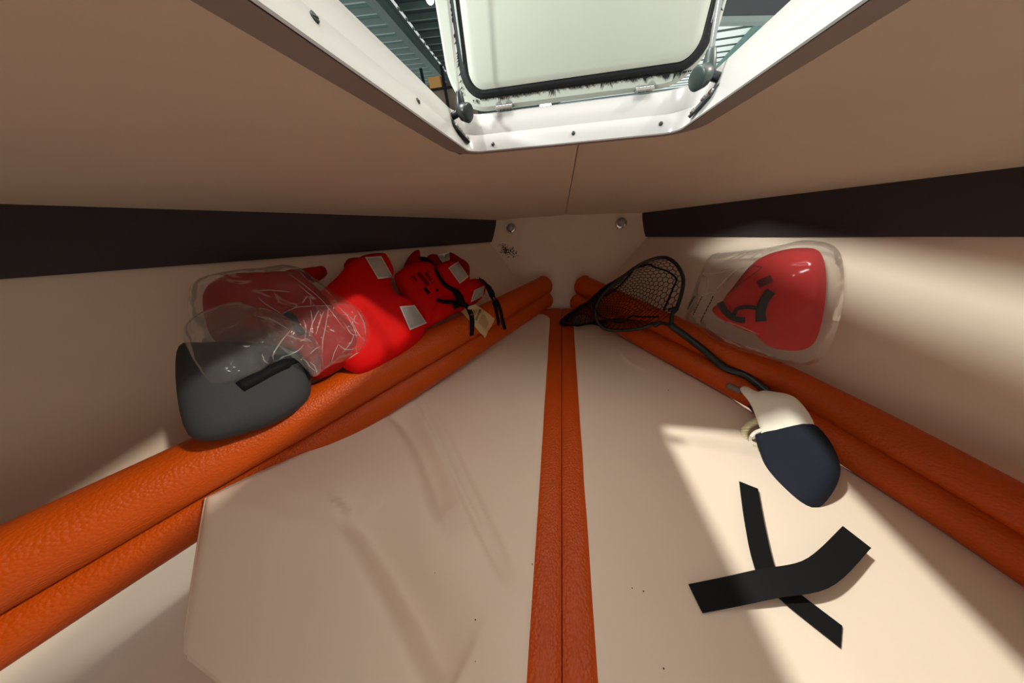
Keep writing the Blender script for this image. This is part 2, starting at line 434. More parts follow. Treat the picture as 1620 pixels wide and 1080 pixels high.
def cushion(s, E, name, label):
    root = empty(name, (s*0.4, 0.4, -0.12), label, 'cushion', 'berth cushions')
    NR, NC = 190, 130
    def xin(y):
        r = 0.06; k = y-(Y1-r)
        return SW+(r-sqrt(max(0, r*r-k*k)) if k > 0 else 0)
    def surf(u, v):
        y = Y1-v*(Y1+0.29); e = edge_at(E, y); xi = s*xin(y); xe = e.x
        if s*xe < abs(xi)+0.004: xe = s*(abs(xi)+0.004)
        t = u**0.9; x = xi+(xe-xi)*t
        z = e.z*t**2.2+ridge_h(x, y)*(1-t**12)*min(1, u*12)+0.003*noise.noise(V((x*7, y*7, 3+s)))*min(1, u*8)
        edge = max(0, 1-(1-t)*abs(xe-xi)/0.02); z -= 0.012*edge**2
        ein = max(0, 1-abs(x-xi)/0.008); z -= 0.003*ein**2
        eb = max(0, 1-(Y1-y)/0.01); z -= 0.004*eb**2
        return V((x, y, z-0.001))
    mb = MB(); mb.grid(surf, NC, NR)
    # side walls of the cushion
    mb.grid(lambda u, v: surf(1.0, u)+V((0, 0, -0.11*v)), NR, 3)
    mb.grid(lambda u, v: surf(u, 1.0)+V((0, 0, -0.11*v)), NC, 3)
    obj('top_panel', mb, m_cream, root)
    # orange leather border: strip along the centre seam and across the bow end
    mb = MB()
    def strip(u, v):
        y = 1.105-v*(1.105+0.29); w = SW+0.001
        x = s*(0.0008+w*u); z = 0.0035*(1-(2*u-1)**4)-0.0035+0.001*noise.noise(V((x*40, y*9, s)))
        return V((x, y, z))
    mb.grid(strip, 8, 80); mb.grid(lambda u, v: V((s*0.0008, 1.105-u*1.395, -0.0035-0.11*v)), 80, 2)
    def front(u, v):
        x = s*(0.05+0.10*u); y0 = 1.105-0.35*u*0.10; y1_ = max(0.9, Y1-0.075)
        return V((x, y0+(y1_-y0)*v, -0.006))
    mb.grid(front, 8, 6)
    mb.grid(lambda u, v: V((s*(0.0008+0.15*u), 1.105-(0.035 if u > 0.4 else 0)*0, -0.004-0.11*v)), 8, 2)
    obj('leather_border', mb, m_leather, root)
    pts = [surf(1.0, i/60)+V((s*0.003, 0, -0.006)) for i in range(1, 61)]
    mb = MB(); mb.tube(pts, 0.0045, 8); obj('piping', mb, m_cream, root)
    return root
cushion(-1, Ledge, 'berth_cushion', 'wrinkled cream vinyl berth cushion with orange leather border, left of the centre seam')
cushion(1, Redge, 'berth_cushion', 'smooth cream vinyl berth cushion with orange leather border, right of the centre seam')

for nm, pts in (('berth_cushion', [(498, 937, .0014), (752, 980, .0010), (842, 892, .0009), (688, 906, .0006), (740, 846, .0006), (752, 1046, .0006)]), ('berth_cushion.001', [(1018, 935, .0010), (1050, 1057, .0009), (1057, 617, .0014), (1000, 930, .0008)])):
    mb = MB()
    for px, py, r in pts:
        c = onz(px, py, 0.0035); n = 7; ph = random.random()
        mb.prism([c+V((cos(2*pi*k/n)*r*(1+0.4*random.random()), sin(2*pi*k/n)*r*(1+0.4*random.random()), 0)) for k in range(n)], (0, 0, 0.0008))
    obj('dirt_specks', mb, m_slate, bpy.data.objects[nm], smooth=False, kind='stuff')
# ------------------------------------------------------------------ bolsters
def bolster(A, B, ext, r0, r1, label, bend=0.0):
    A = V(A); B = V(B); E_ = A+(B-A)*ext; n = 40; pts = []; rad = []
    for i in range(n+1):
        t = i/n; p = A.lerp(E_, t); q = t*ext
        p = p+V((0, 0, -0.006*sin(pi*t)))
        if q > 1: p.x -= bend*(q-1)**1.5
        pts.append(p); rad.append((r0+(r1-r0)*q)*(1+0.012*noise.noise(p*9)))
    mb = MB(); mb.tube(pts, rad, 40, flat=0.6)
    root = empty('bolster_cushion', A.lerp(E_, 0.5)-V((0, 0, r0)), label, 'bolster', 'orange leather bolsters along the hull sides')
    obj('cover', mb, m_leather, root)
    d = (E_-A).normalized(); c = A+d*0.004; mb2 = MB()
    a = d.cross(V((0, 0, 1))).normalized(); b = d.cross(a)
    mb2.tube([c+(a*cos(2*pi*k/40)+b*sin(2*pi*k/40))*(rad[0]*1.0) for k in range(40)], 0.0022, 6, closed=True)
    obj('end_piping', mb2, m_leather, root)
    return mb
bl_u = bolster((-0.088, 1.120, 0.118), (-0.670, 0.206, 0.200), 1.45, 0.045, 0.0555, 'upper orange leather bolster on the left, carrying the tag and black straps')
bl_l = bolster((-0.078, 1.085, 0.060), (-0.672, 0.206, 0.098), 1.45, 0.040, 0.050, 'lower orange leather bolster on the left, wedged against the wrinkled cushion')
br_u = bolster((0.092, 1.125, 0.116), (0.570, 0.600, 0.100), 1.9, 0.046, 0.042, 'upper orange leather bolster on the right, above the net handle', 0.16)
br_l = bolster((0.070, 1.085, 0.050), (0.555, 0.560, 0.040), 1.9, 0.040, 0.040, 'lower orange leather bolster on the right, below the net handle', 0.16)
B_lu, B_ll, B_ru, B_rl = bl_u.bvh(), bl_l.bvh(), br_u.bvh(), br_l.bvh()

# ------------------------------------------------------------------ hatch
hatch = empty('deck_hatch', (-0.02, 0.2, 0.70), 'white deck hatch in the cabin roof, its lid standing open', 'hatch')
def rring(p, q, r, n=8):
    x0, x1, y0, y1 = HX0-p, HX1+p, HY0-p, HY1+p; out = []
    for cx, cy, a0 in ((x1-r, y1-r, 0), (x0+r, y1-r, pi/2), (x0+r, y0+r, pi), (x1-r, y0+r, 3*pi/2)):
        for k in range(n+1):
            a = a0+pi/2*k/n; x = cx+r*cos(a); y = cy+r*sin(a); out.append(V((x, y, hz(y)+q)))
    # spread: subdivide the long sides
    res = []
    for i, p_ in enumerate(out):
        res.append(p_); nx = out[(i+1) % len(out)]
        if (nx-p_).length > 0.08:
            for k in range(1, 8): res.append(p_.lerp(nx, k/8))
    return res
def rings(mb, specs):
    rs = [rring(*s) for s in specs]; n = len(rs[0]); o = []
    for r_ in rs: o += r_
    fs = []
    for j in range(len(rs)-1):
        for i in range(n): fs.append((j*n+i, j*n+(i+1) % n, (j+1)*n+(i+1) % n, (j+1)*n+i))
    return mb.add(o, fs)
mb = MB(); rings(mb, [(0.040, 0.022, 0.05), (0.035, 0.005, 0.05), (0.012, 0.003, 0.032), (0.003, 0.001, 0.024)]); obj('headliner_edge', mb, mat('shaded_edge_vinyl', srgb(150, 136, 128), 0.6, 0.3), hatch, autosmooth=40)  # darker vinyl colour paints in the shadow strip beside the hatch flange
mb = MB(); rings(mb, [(0.004, 0.002, 0.024), (0.001, 0.0006, 0.02), (0.0, 0.002, 0.02), (0.001, 0.005, 0.022), (0.008, 0.0235, 0.030), (0.009, 0.0245, 0.031)])
obj('surround', mb, m_white, hatch, autosmooth=40)
mb = MB(); rings(mb, [(0.009, 0.0245, 0.031), (0.0095, 0.0255, 0.034), (0.0155, 0.050, 0.042), (0.018, 0.052, 0.043), (0.034, 0.052, 0.052), (0.036, 0.030, 0.052), (0.24, 0.030, 0.08)])
obj('coaming', mb, m_white, hatch, autosmooth=50)
face = MB(); rings(face, [(0.001, 0.005, 0.022), (0.008, 0.0235, 0.030)]); FB = face.bvh()
for px, py in ((780, 228), (907, 211), (1045, 196), (737, 211), (661, 160), (497, 28), (1109, 170)):
    h = castpx([FB], px, py, 0.0)
    if h is None: continue
    mb = MB(); n = h[1]; a = n.cross(V((0, 0, 1))).normalized(); b = n.cross(a)
    mb.tube([h[0]-n*0.002, h[0]+n*0.0012], [0.0027, 0.0027], 12, round_ends=False)
    mb.box(h[0]+n*0.0014, a*0.0024, b*0.0005, n*0.0003)
    obj('screw', mb, m_greyplastic, hatch)
# lid, standing upright on its hinges
LY = HY1+0.026
LN = V((0, -1, 0))
def LP(px, py, off=0.0): return ony(px, py, LY-off)
pb = [LP(705, 120), LP(752, 179), LP(905, 168), LP(1129, 80)]
lx0, lx1 = LP(703, 100).x, LP(1133, 66).x
lz0 = LP(905, 157).z; lz1 = lz0+0.50
def rrect(x0, x1, z0, z1, r, y, n=8):
    out = []
    for cx, cz, a0 in ((x1-r, z1-r, 0), (x0+r, z1-r, pi/2), (x0+r, z0+r, pi), (x1-r, z0+r, 3*pi/2)):
        for k in range(n+1):
            a = a0+pi/2*k/n; out.append(V((cx+r*cos(a), y, cz+r*sin(a))))
    return out
def loft(mb, loops, cap0=False, cap1=False):
    n = len(loops[0]); vs = [p for l in loops for p in l]; fs = []
    for j in range(len(loops)-1):
        for i in range(n): fs.append((j*n+i, j*n+(i+1) % n, (j+1)*n+(i+1) % n, (j+1)*n+i))
    if cap0: fs.append(tuple(range(n))[::-1])
    if cap1: fs.append(tuple((len(loops)-1)*n+i for i in range(n)))
    return mb.add(vs, fs)
mb = MB(); loft(mb, [rrect(lx0, lx1, lz0, lz1, 0.055, LY+0.014), rrect(lx0, lx1, lz0, lz1, 0.055, LY+0.004), rrect(lx0+0.004, lx1-0.004, lz0+0.004, lz1-0.004, 0.053, LY)], True, True)
lid = obj('lid', mb, m_lid, hatch, autosmooth=40)
ix0, ix1 = LP(737, 60).x, LP(1106, 60).x; iz0 = LP(905, 124).z; iz1 = lz1-0.03
mb = MB(); loft(mb, [rrect(ix0, ix1, iz0, iz1, 0.022, LY-0.001), rrect(ix0, ix1, iz0, iz1, 0.022, LY-0.009), rrect(ix0+0.005, ix1-0.005, iz0+0.005, iz1-0.005, 0.020, LY-0.013)], False, True)
obj('inner_panel', mb, m_lid, lid, autosmooth=40)
# ragged black gasket round the inner panel
gw = LP(905, 124).z-LP(905, 138).z
mb = MB(); loft(mb, [rrect(ix0+0.001, ix1-0.001, iz0+0.001, iz1-0.001, 0.021, LY-0.0005), rrect(ix0, ix1, iz0, iz1, 0.022, LY-0.008), rrect(ix0-gw*1.1, ix1+gw*1.1, iz0-gw*0.6, iz1+gw*0.6, 0.03, LY-0.007), rrect(ix0-gw*1.7, ix1+gw*1.7, iz0-gw, iz1+gw, 0.034, LY-0.0005)])
obj('gasket', mb, m_black, lid)
mb = MB()
for k in range(150):
    x = ix0+(ix1-ix0)*random.random(); w = 0.0006+0.0012*random.random(); l = 0.002+0.007*random.random()**2*(1.0 if noise.noise(V((x*30, 0, 0))) > -0.1 else 0.2); sl = random.uniform(-0.6, 0.4)*l
    z = iz0-gw+0.0006; y = LY-0.0015
    mb.add([(x-w, y, z), (x+w, y, z), (x+sl, y-0.0006, z-l), (x-w, y-0.0012, z), (x+w, y-0.0012, z)], [(0, 1, 2), (3, 2, 4), (0, 2, 3), (1, 4, 2)])
for k in range(60):
    z = iz0+0.16*random.random(); w = 0.001; l = 0.002+0.004*random.random(); sd = random.choice((-1, 1)); x = (ix0-gw*1.7+0.0006) if sd < 0 else (ix1+gw*1.7-0.0006); y = LY-0.0015
    mb.add([(x, y, z-w), (x, y, z+w), (x+sd*l, y-0.0006, z-l*0.6), (x, y-0.0012, z-w), (x, y-0.0012, z+w)], [(0, 1, 2), (3, 2, 4), (0, 2, 3), (1, 4, 2)])
obj('gasket_shreds', mb, m_black, lid, smooth=False, kind='stuff')
# adhesive left bare where the gasket has peeled off
m_glue = mat('glue_film', srgb(176, 186, 184), 0.5, 0.3, var=0.25, vscale=60)
for sd, x in ((-1, ix0-gw*0.75), (1, ix1+gw*0.75)):
    mb = MB(); loop = []
    for k in range(15):
        t = k/14; loop.append(V((x-0.0016*sin(pi*t)**0.5*(0.8+0.6*noise.noise(V((k*1.3, sd, 0)))), LY-0.0095, iz0+0.03+0.16*t)))
    for k in range(15):
        t = 1-k/14; loop.append(V((x+0.0016*sin(pi*t)**0.5*(0.8+0.6*noise.noise(V((k*1.3, sd+5, 0)))), LY-0.0095, iz0+0.03+0.16*t)))
    mb.prism(loop, (0, 0.003, 0)); obj('glue_residue', mb, m_glue, lid, smooth=False)
for px, py, mm, rr in ((789, 167, m_cap, 0.0048), (805, 165, m_cap, 0.0048), (795, 150, m_brown, 0.005), (1011, 138, m_steel, 0.0035), (1030, 135, m_cap, 0.0048), (1022, 118, m_brown, 0.0042)):
    p = LP(px, py, 0.0); mb = MB(); mb.tube([p+V((0, 0.002, 0)), p+V((0, -0.0016, 0))], [rr, rr*0.95], 14, round_ends=False)
    obj('screw_cap', mb, mm, lid, autosmooth=40)
# hinges between lid and coaming
for cx, w in ((799, 26), (1017, 28)):
    a = LP(cx-w/2, 168 if cx < 900 else 140); b = LP(cx+w/2, 168 if cx < 900 else 140); x0, x1 = a.x, b.x
    zt = hz(HY1)+0.052; yc = HY1+0.020
    mb = MB()
    for k in range(5):
        xa = x0+(x1-x0)*k/5+0.0004; xb = x0+(x1-x0)*(k+1)/5-0.0004
        mb.tube([(xa, yc-0.001, zt+0.0012), (xb, yc-0.001, zt+0.0012)], 0.0036, 12, round_ends=False)
    mb.abox(x0, x1, yc+0.0005, yc+0.0055, zt, lz0+0.002); mb.abox(x0, x1, yc-0.01, yc+0.006, zt-0.0005, zt+0.0012)
    obj('hinge', mb, m_steel, hatch, autosmooth=40)
# gas struts with knob ends and their brackets
def strut(side):
    if side < 0:
        kp, dp, top, dt = (729, 172), 0.385, (709, 0), None; rr = 0.0016
    else:
        kp, dp, top, dt = (1120, 112), 0.36, (1138, 0), None; rr = 0.0028
    x_in = HX0-0.013 if side < 0 else HX1+0.013
    # the knob sits just inside the side coaming
    d = ray(*kp); k = CP+d*(((x_in-side*0.016)-CP.x)/d.x)
    d2 = ray(*top); q = CP+d2*((k.x-side*0.004-CP.x)/d2.x)
    e = k+(q-k)*2.6
    if e.y > LY-0.004: e.y = LY-0.004
    root = bpy.data.objects.new('gas_strut', None); COL.objects.link(root); root.parent = hatch; root.location = k-ORG[hatch]; ORG[root] = k
    u = (q-k).normalized()
    mb = MB(); mb.tube([k, e], rr, 12); obj('rod', mb, m_chrome, root)
    mb = MB(); mb.tube([k-u*0.002, k+u*0.010, k+u*0.017], [0.0075, 0.0062, 0.0045], 14, flat=0.5); obj('socket', mb, m_blackplastic if side < 0 else m_greyplastic, root)
    ax = (V((-side*1.0, -0.5, -0.25))).normalized()
    mb = MB(); mb.tube([k-u*0.003-ax*0.002, k-u*0.003+ax*0.004, k-u*0.003+ax*0.014], [0.0065, 0.0105, 0.0112], 20, flat=0.2); obj('knob', mb, m_blackplastic if side < 0 else m_greyplastic, root)
    # bracket plate screwed to the coaming side
    n = V((-side, 0, 0.75)).normalized(); c = k+V((side*0.014, 0.004, -0.018)); f_ = V((0, 1, -HS)).normalized(); w_ = n.cross(f_).normalized()
    if w_.z < 0: w_ = -w_
    out = [(-0.006, 0.018), (0.006, 0.018), (0.012, 0.004), (0.024, -0.020), (0.016, -0.023), (-0.012, -0.010), (-0.014, 0.0)]
    mb = MB(); mb.prism([c+f_*a+w_*b for a, b in out], n*0.003)
    br = obj('bracket', mb, m_blackplastic if side < 0 else m_greyplastic, hatch, smooth=False)
    mb = MB(); mb.tube([c+w_*0.012+n*0.002, k-u*0.003], 0.0045, 10); obj('ball_stud', mb, m_blackplastic, br)
    for a, b in ((-0.004, -0.003), (0.008, -0.006), (0.015, -0.017)):
        p = c+f_*a+w_*b+n*0.003; mb = MB(); mb.tube([p, p+n*0.002], [0.0036, 0.003], 10, round_ends=False); obj('bolt', mb, m_steel, br, autosmooth=40)
strut(-1); strut(1)

# ------------------------------------------------------------------ courtesy lights on the bow panel
nb = V((0, -1, 0.20)).normalized()
def PB(px, py, off=0.0): return onpl(px, py, V((0, yb(0), 0)), nb, off)
for px, py, r, lab in ((809, 360, 0.023, 'small chrome courtesy light on the bow panel above the black smudge'), (982, 352, 0.025, 'small chrome courtesy light on the bow panel above the landing net')):
    c = PB(px, py); root = empty('courtesy_light', c, lab, 'light', 'courtesy lights')
    up = V((0, 0.2, 1)).normalized(); c2 = c-up*0.003
    mb = MB(); mb.tube([c2-nb*0.001, c2+nb*0.006, c2+nb*0.012, c2+nb*0.015], [r, r, r*0.92, r*0.72], 28, round_ends=False); obj('bezel', mb, m_chrome, root, autosmooth=50)
    mb = MB(); mb.tube([c2+nb*0.010+up*0.004, c2+nb*0.020+up*0.004], [r*0.72, r*0.66], 24, flat=0.6); obj('lens', mb, m_lens, root)
# black scuff on the bow panel
mb = MB()
for k in range(130):
    px = random.gauss(803, 7.5); py = 397+(px-803)*0.28+random.gauss(0, 3.6)
    c = PB(px, py, 0.0008); a = random.uniform(0, pi); l = random.uniform(0.0012, 0.006); w = random.uniform(0.0008, 0.0018)
    t = V((cos(a), 0.2*sin(a), sin(a))).normalized(); n2 = nb.cross(t)
    mb.add([c-t*l-n2*w, c+t*l-n2*w*0.4, c+t*l*0.8+n2*w, c-t*l*0.6+n2*w], [(0, 1, 2, 3)])
obj('scuff_mark', mb, m_ink, wf, smooth=False, kind='stuff')

# ------------------------------------------------------------------ left side: life jackets, bags
def patch(quad, bvs, parent, lift, fb):
    mb = MB(); decal_px(mb, bvs, quad, lift=lift, fallback=fb); po = obj('reflective_patch', mb, m_reflect, parent)
    mb = MB(); c = [sum(q[i] for q in quad)/4 for i in (0, 1)]
    inn = [(q[0]+(c[0]-q[0])*0.13, q[1]+(c[1]-q[1])*0.13) for q in quad]
    for k in range(4): decal_px(mb, bvs, [quad[k], quad[(k+1) % 4], inn[(k+1) % 4], inn[k]], 8, 2, lift+0.0008, fb)
    obj('stitched_edge', mb, m_silver, po)
def jacket(loc, label): return empty('life_jacket', loc, label, 'life jacket', 'red life jackets')
# farthest jacket, lettered, strapped up
j3 = jacket(WL(0.03)(690, 480), 'red life jacket printed ADULT, strapped with black tapes, next to the bow panel')
back1 = puff([(636, 440), (640, 418), (652, 400), (662, 396), (664, 410), (676, 420), (690, 440), (660, 452)], WL(0.022), WN, 0.022, wr=0.006, wf=25, seed=1)
obj('collar_flap', back1, m_darkred, j3)
back2 = puff([(672, 420), (678, 404), (688, 404), (700, 408), (710, 400), (726, 408), (741, 420), (742, 440), (736, 452), (700, 450)], WL(0.02), WN, 0.026, wr=0.006, wf=22, seed=2)
obj('rear_panel', back2, m_darkred, j3)
body = puff([(624, 440), (632, 428), (650, 418), (668, 415), (682, 420), (700, 446), (722, 462), (732, 478), (724, 492), (700, 505), (672, 520), (650, 500), (636, 470)], WL(0.045), WN, 0.036, wr=0.006, wf=14, seed=3, pw=4)
obj('front_panel', body, m_red, j3)
body2 = puff([(688, 424), (706, 414), (726, 420), (740, 436), (742, 452), (730, 470), (708, 468), (694, 446)], WL(0.045), WN, 0.032, wr=0.004, wf=16, seed=4, pw=3)
obj('side_panel', body2, m_red, j3)
body3 = puff([(712, 466), (728, 450), (746, 442), (760, 444), (767, 452), (764, 468), (750, 482), (728, 494), (712, 490)], WL(0.052), WN, 0.034, wr=0.004, wf=16, seed=5, pw=3)
obj('rolled_panel', body3, m_red, j3)
low = puff([(684, 478), (700, 468), (720, 476), (724, 490), (700, 506), (684, 512), (676, 500)], WL(0.062), WN, 0.03, wr=0.004, wf=16, seed=6, pw=3)
obj('folded_panel', low, m_red, j3)
J3 = [b.bvh() for b in (back1, back2, body, body2, body3, low)]; J3B = J3+[B_lu, B_ll]
for quad in ([(691, 403), (711, 398), (711, 411), (700, 416)], [(709, 424), (724, 414), (741, 438), (727, 449)], [(750, 459), (766, 452), (763, 468), (744, 478)]):
    patch(quad, J3, j3, 0.0014, 0.8)
mb = MB(); strap_px(mb, J3, [(664, 410), (678, 412), (690, 430), (700, 448), (712, 457), (722, 460), (728, 470), (732, 484)], 0.018, 0.003, n=22); obj('strap', mb, m_webbing, j3)
mb = MB(); strap_px(mb, J3B, [(690, 474), (702, 478), (716, 478), (730, 478)], [0.005]+[0.014]*14, 0.004); obj('strap', mb, m_webbing, j3)
c, n_ = castpx(J3, 727, 472, 0.006, 0.8)
mb = MB(); mb.tube([PD(718, 460, (c-CP).dot(V((R[0].z, R[1].z, R[2].z)))-0.004), c, PD(732, 482, (c-CP).dot(V((R[0].z, R[1].z, R[2].z)))-0.006)], [0.008, 0.014, 0.011], 12); obj('strap_knot', mb, m_webbing, j3)
mb = MB(); strap_px(mb, J3B, [(716, 486), (724, 482), (735, 481), (742, 490), (746, 502), (746, 516), (745, 530)], 0.018, 0.004, n=20); obj('strap', mb, m_webbing, j3)
mb = MB(); strap_px(mb, J3B, [(758, 441), (768, 448), (776, 464), (783, 484), (786, 500), (789, 514)], 0.015, 0.003, n=18); obj('strap', mb, m_webbing, j3)
mb = MB(); strap_px(mb, J3B, [(762, 443), (772, 452), (782, 468), (790, 488), (794, 506), (798, 521)], 0.015, 0.0045, n=18); obj('strap', mb, m_webbing, j3)
mb = MB(); decal_px(mb, [B_lu, B_ll], [(726, 489), (752, 481), (782, 504), (767, 535)], 10, 10, lift=0.003)
tagm = obj('care_tag', mb, m_tag, j3)
TB = [mb.bvh()]
# wording on the tag: heading and ruled lines of small print
mb = MB(); text_px(mb, TB, 'DANGER', (754, 507), (6, -13), 3.3, lift=0.0008); obj('tag_heading', mb, m_taghead, tagm, smooth=False)
mb = MB()
def bar(mb, bvs, p, q, w, lift=0.0008):
    p = V((*p, 0)); q = V((*q, 0)); d = (q-p).normalized(); nn = V((-d.y, d.x, 0))*w/2
    decal_px(mb, bvs, [tuple((p-nn)[:2]), tuple((q-nn)[:2]), tuple((q+nn)[:2]), tuple((p+nn)[:2])], 4, 1, lift)
for k, (o, l0, l1) in enumerate([(-15, 3, 12), (-11, 4, 14), (-9, 4, 15), (-6.5, 3, 15), (5, 0, 15), (7, -1, 16), (9, -2, 15), (11, -2, 14), (13, -3, 13), (15, -3, 12), (17, -4, 10), (19, -4, 8)]):
    u = V((6, -13, 0)).normalized(); b0 = V((753, 508, 0))+V((13, 7.5, 0)).normalized()*o*0.98
    a_ = b0+u*l0; b_ = b0+u*l1; bar(mb, TB, a_[:2], b_[:2], 0.9)
obj('tag_print', mb, m_tagink, tagm, smooth=False)
# lettering on the jacket
JB = [body.bvh()]
mb = MB(); text_px(mb, J3, 'ADULT', (670.0, 432.5), (17, 20.5), 5.0, lift=0.003); obj('lettering', mb, m_ink, j3, smooth=False)
mb = MB(); text_px(mb, J3, 'Jarvin', (650.5, 437.5), (13, 14.5), 4.8, lift=0.003, shear=0.3, xs=0.72)
obj('logo_lettering', mb, m_ink, j3, smooth=False)
mb = MB()
for k in range(7):
    p = V((659.5+0.1*k, 431.5+0.2*k, 0))+V((-.72, .62, 0))*(k*-1.1+1.5); bar(mb, J3, p[:2], (p+V((16.5, 21, 0)))[:2], 0.6, 0.0025)
bar(mb, JB, (674, 424), (679, 431), 0.8, 0.001); bar(mb, JB, (649, 440), (657, 450.5), 0.7, 0.001); bar(mb, JB, (661, 455), (666, 461), 0.7, 0.001)
obj('small_print', mb, m_faintink, j3, smooth=False)
mb = MB(); bar(mb, JB, (671, 455), (679, 464.5), 5.5, 0.001); bar(mb, JB, (691, 457), (692, 461), 4, 0.001); obj('printed_block', mb, m_ink, j3, smooth=False)
# middle jacket, bare red
j2 = jacket(WL(0.03)(590, 500), 'bright red life jacket with two silver patches, middle of the three on the left')
b2 = puff([(500, 470), (520, 450), (535, 436), (548, 420), (560, 412), (580, 407), (600, 404), (612, 408), (622, 432), (616, 450), (624, 470), (640, 482), (660, 490), (674, 512), (660, 545), (600, 580), (560, 590), (520, 560), (500, 510)], WL(0.055), WN, 0.05, seg=72, K=16, wr=0.017, wf=9, seed=11, pw=4)
obj('body_panel', b2, m_red, j2, subsurf=1)
b2b = puff([(545, 424), (549, 411), (556, 415), (575, 405), (600, 401), (612, 404), (612, 420), (575, 430)], WL(0.03), WN, 0.02, wr=0.005, wf=25, seed=12); obj('back_panel', b2b, m_darkred, j2)
J2 = [b2.bvh()]
for quad in ([(578, 408), (603, 406), (621, 439), (598, 442)], [(632, 485), (655, 483), (674, 511), (648, 522)]):
    patch(quad, J2, j2, 0.0018, 0.6)
# jacket inside the clear bag
j1 = jacket(WL(0.03)(440, 500), 'dark red life jacket inside the crumpled clear plastic bag on the left')
b1 = puff([(320, 470), (350, 440), (400, 434), (450, 432), (480, 440), (515, 470), (560, 500), (578, 535), (560, 565), (500, 600), (440, 560), (400, 540), (340, 540)], WL(0.06), WN, 0.05, seg=72, K=16, wr=0.02, wf=9, seed=21, pw=4)
obj('body_panel', b1, m_darkred, j1, subsurf=1)
b1b = puff([(448, 432), (470, 428), (500, 424), (513, 423), (517, 434), (500, 446), (470, 446)], WL(0.035), WN, 0.022, wr=0.006, wf=22, seed=22); obj('collar_flap', b1b, m_darkred, j1)
J1 = [b1.bvh()]
mb = MB(); strap_px(mb, J1, [(450, 496), (460, 500), (470, 516), (478, 530)], 0.014, 0.003); obj('strap', mb, m_webbing, j1)
bag1 = puff([(300, 460), (350, 436), (405, 430), (445, 424), (475, 430), (505, 450), (540, 474), (570, 495), (584, 520), (582, 548), (560, 566), (530, 580), (500, 594), (470, 580), (430, 560), (380, 560), (310, 540)], WL(0.07), WN, 0.065, seg=96, K=26, wr=0.013, wf=16, seed=31, pw=4, ridged=True)
obj('plastic_bag', bag1, m_film, None, label='crumpled clear plastic bag around the dark red life jacket on the left', cat='plastic bag', group='clear plastic bags')
bagm1 = bpy.data.objects['plastic_bag']
m_fold = plastic_film('film_fold', (0.96, 0.95, 0.94), 0.24)
def folds(name, bvh, parent, lines, r=0.0008):
    mb = MB()
    for ln in lines:
        pl = smoothloop([(a, b, 0) for a, b in ln], 10, closed=False); P = []
        for i, p in enumerate(pl):
            c = castpx([bvh], p.x+0.8*noise.noise(p*0.4), p.y+0.8*noise.noise(p*0.4+V((9, 0, 0))), 0.0006)
            if c: P.append(c[0])
        if len(P) > 3:
            n = len(P); mb.tube(P, [r*(0.35+sin(pi*i/(n-1))) for i in range(n)], 6)
    obj(name, mb, m_fold, parent, kind='stuff')
rf = random.Random(11)
def fan(o, ends): return [[o, ((o[0]+e[0])/2+rf.uniform(-2, 2), (o[1]+e[1])/2+rf.uniform(-2, 2)), e] for e in ends]
L = [[(458, 434), (490, 458), (515, 482), (545, 520)], [(470, 448), (486, 462), (500, 474)], [(405, 460), (430, 459), (460, 462)], [(408, 470), (420, 480), (445, 496)], [(445, 497), (470, 486), (500, 484), (525, 484)], [(534, 484), (548, 498), (560, 520), (565, 536)], [(520, 486), (516, 510), (510, 545), (511, 580)], [(505, 490), (495, 510), (488, 535)], [(512, 492), (505, 512), (499, 530)], [(492, 490), (494, 510), (493, 528)], [(544, 510), (556, 528), (570, 530)], [(556, 505), (562, 520), (572, 535), (580, 540)], [(566, 492), (576, 512), (578, 530)], [(540, 560), (556, 540), (560, 528)], [(535, 545), (545, 552), (562, 552)], [(550, 569), (562, 560), (572, 556)], [(523, 578), (528, 560), (535, 545)], [(480, 505), (484, 520), (482, 540)]]
L += fan((487, 468), [(478, 480), (492, 484), (497, 474), (480, 470)])+fan((560, 506), [(552, 500), (565, 498), (568, 512), (555, 515)])
folds('fold_creases', bag1.bvh(), bagm1, L)
# dark slate case below, with its own loose plastic
case = empty('storage_case', WL(0.08)(430, 600), 'dark slate fabric case with black edging behind the left bolsters', 'case')
cs = puff([(280, 560), (330, 545), (400, 545), (450, 552), (476, 560), (492, 600), (480, 640), (405, 680), (300, 690)], WL(0.085), WN, 0.055, wr=0.004, wf=9, seed=41, pw=6)
obj('shell', cs, m_slate, case)
CB = [cs.bvh()]
mb = MB(); strap_px(mb, CB, [(380, 612), (410, 596), (440, 580), (462, 572), (474, 568)], [0.02]*10+[0.012]*5, 0.003); obj('edging', mb, m_webbing, case)
mb = MB(); strap_px(mb, CB, [(472, 566), (480, 580), (488, 600)], 0.007, 0.003); obj('edging', mb, m_webbing, case)
bag2 = puff([(290, 520), (360, 480), (410, 486), (450, 500), (490, 525), (510, 555), (508, 588), (492, 594), (472, 566), (440, 572), (405, 596), (330, 610)], WL(0.125), WN, 0.035, seg=96, K=22, wr=0.012, wf=18, seed=51, pw=3, ridged=True)
obj('plastic_bag', bag2, m_film2, None, label='smoky loose plastic bag lying over the dark slate case', cat='plastic bag', group='clear plastic bags')

L = [[(460, 522), (445, 540), (432, 560), (434, 574)], [(434, 574), (448, 564), (470, 556), (480, 545)], [(474, 540), (484, 536), (492, 541)], [(415, 560), (418, 570), (425, 575)], [(405, 500), (430, 506), (455, 520)], [(480, 568), (484, 571), (490, 580), (502, 588)], [(490, 572), (498, 580), (502, 592)], [(490, 560), (498, 552), (506, 548)], [(408, 590), (430, 582), (450, 572)], [(455, 530), (470, 536), (488, 540)]]
bagm2 = [o for o in bpy.data.objects if o.name.startswith('plastic_bag.')][-1]
folds('fold_creases', bag2.bvh(), bagm2, L, 0.0009)
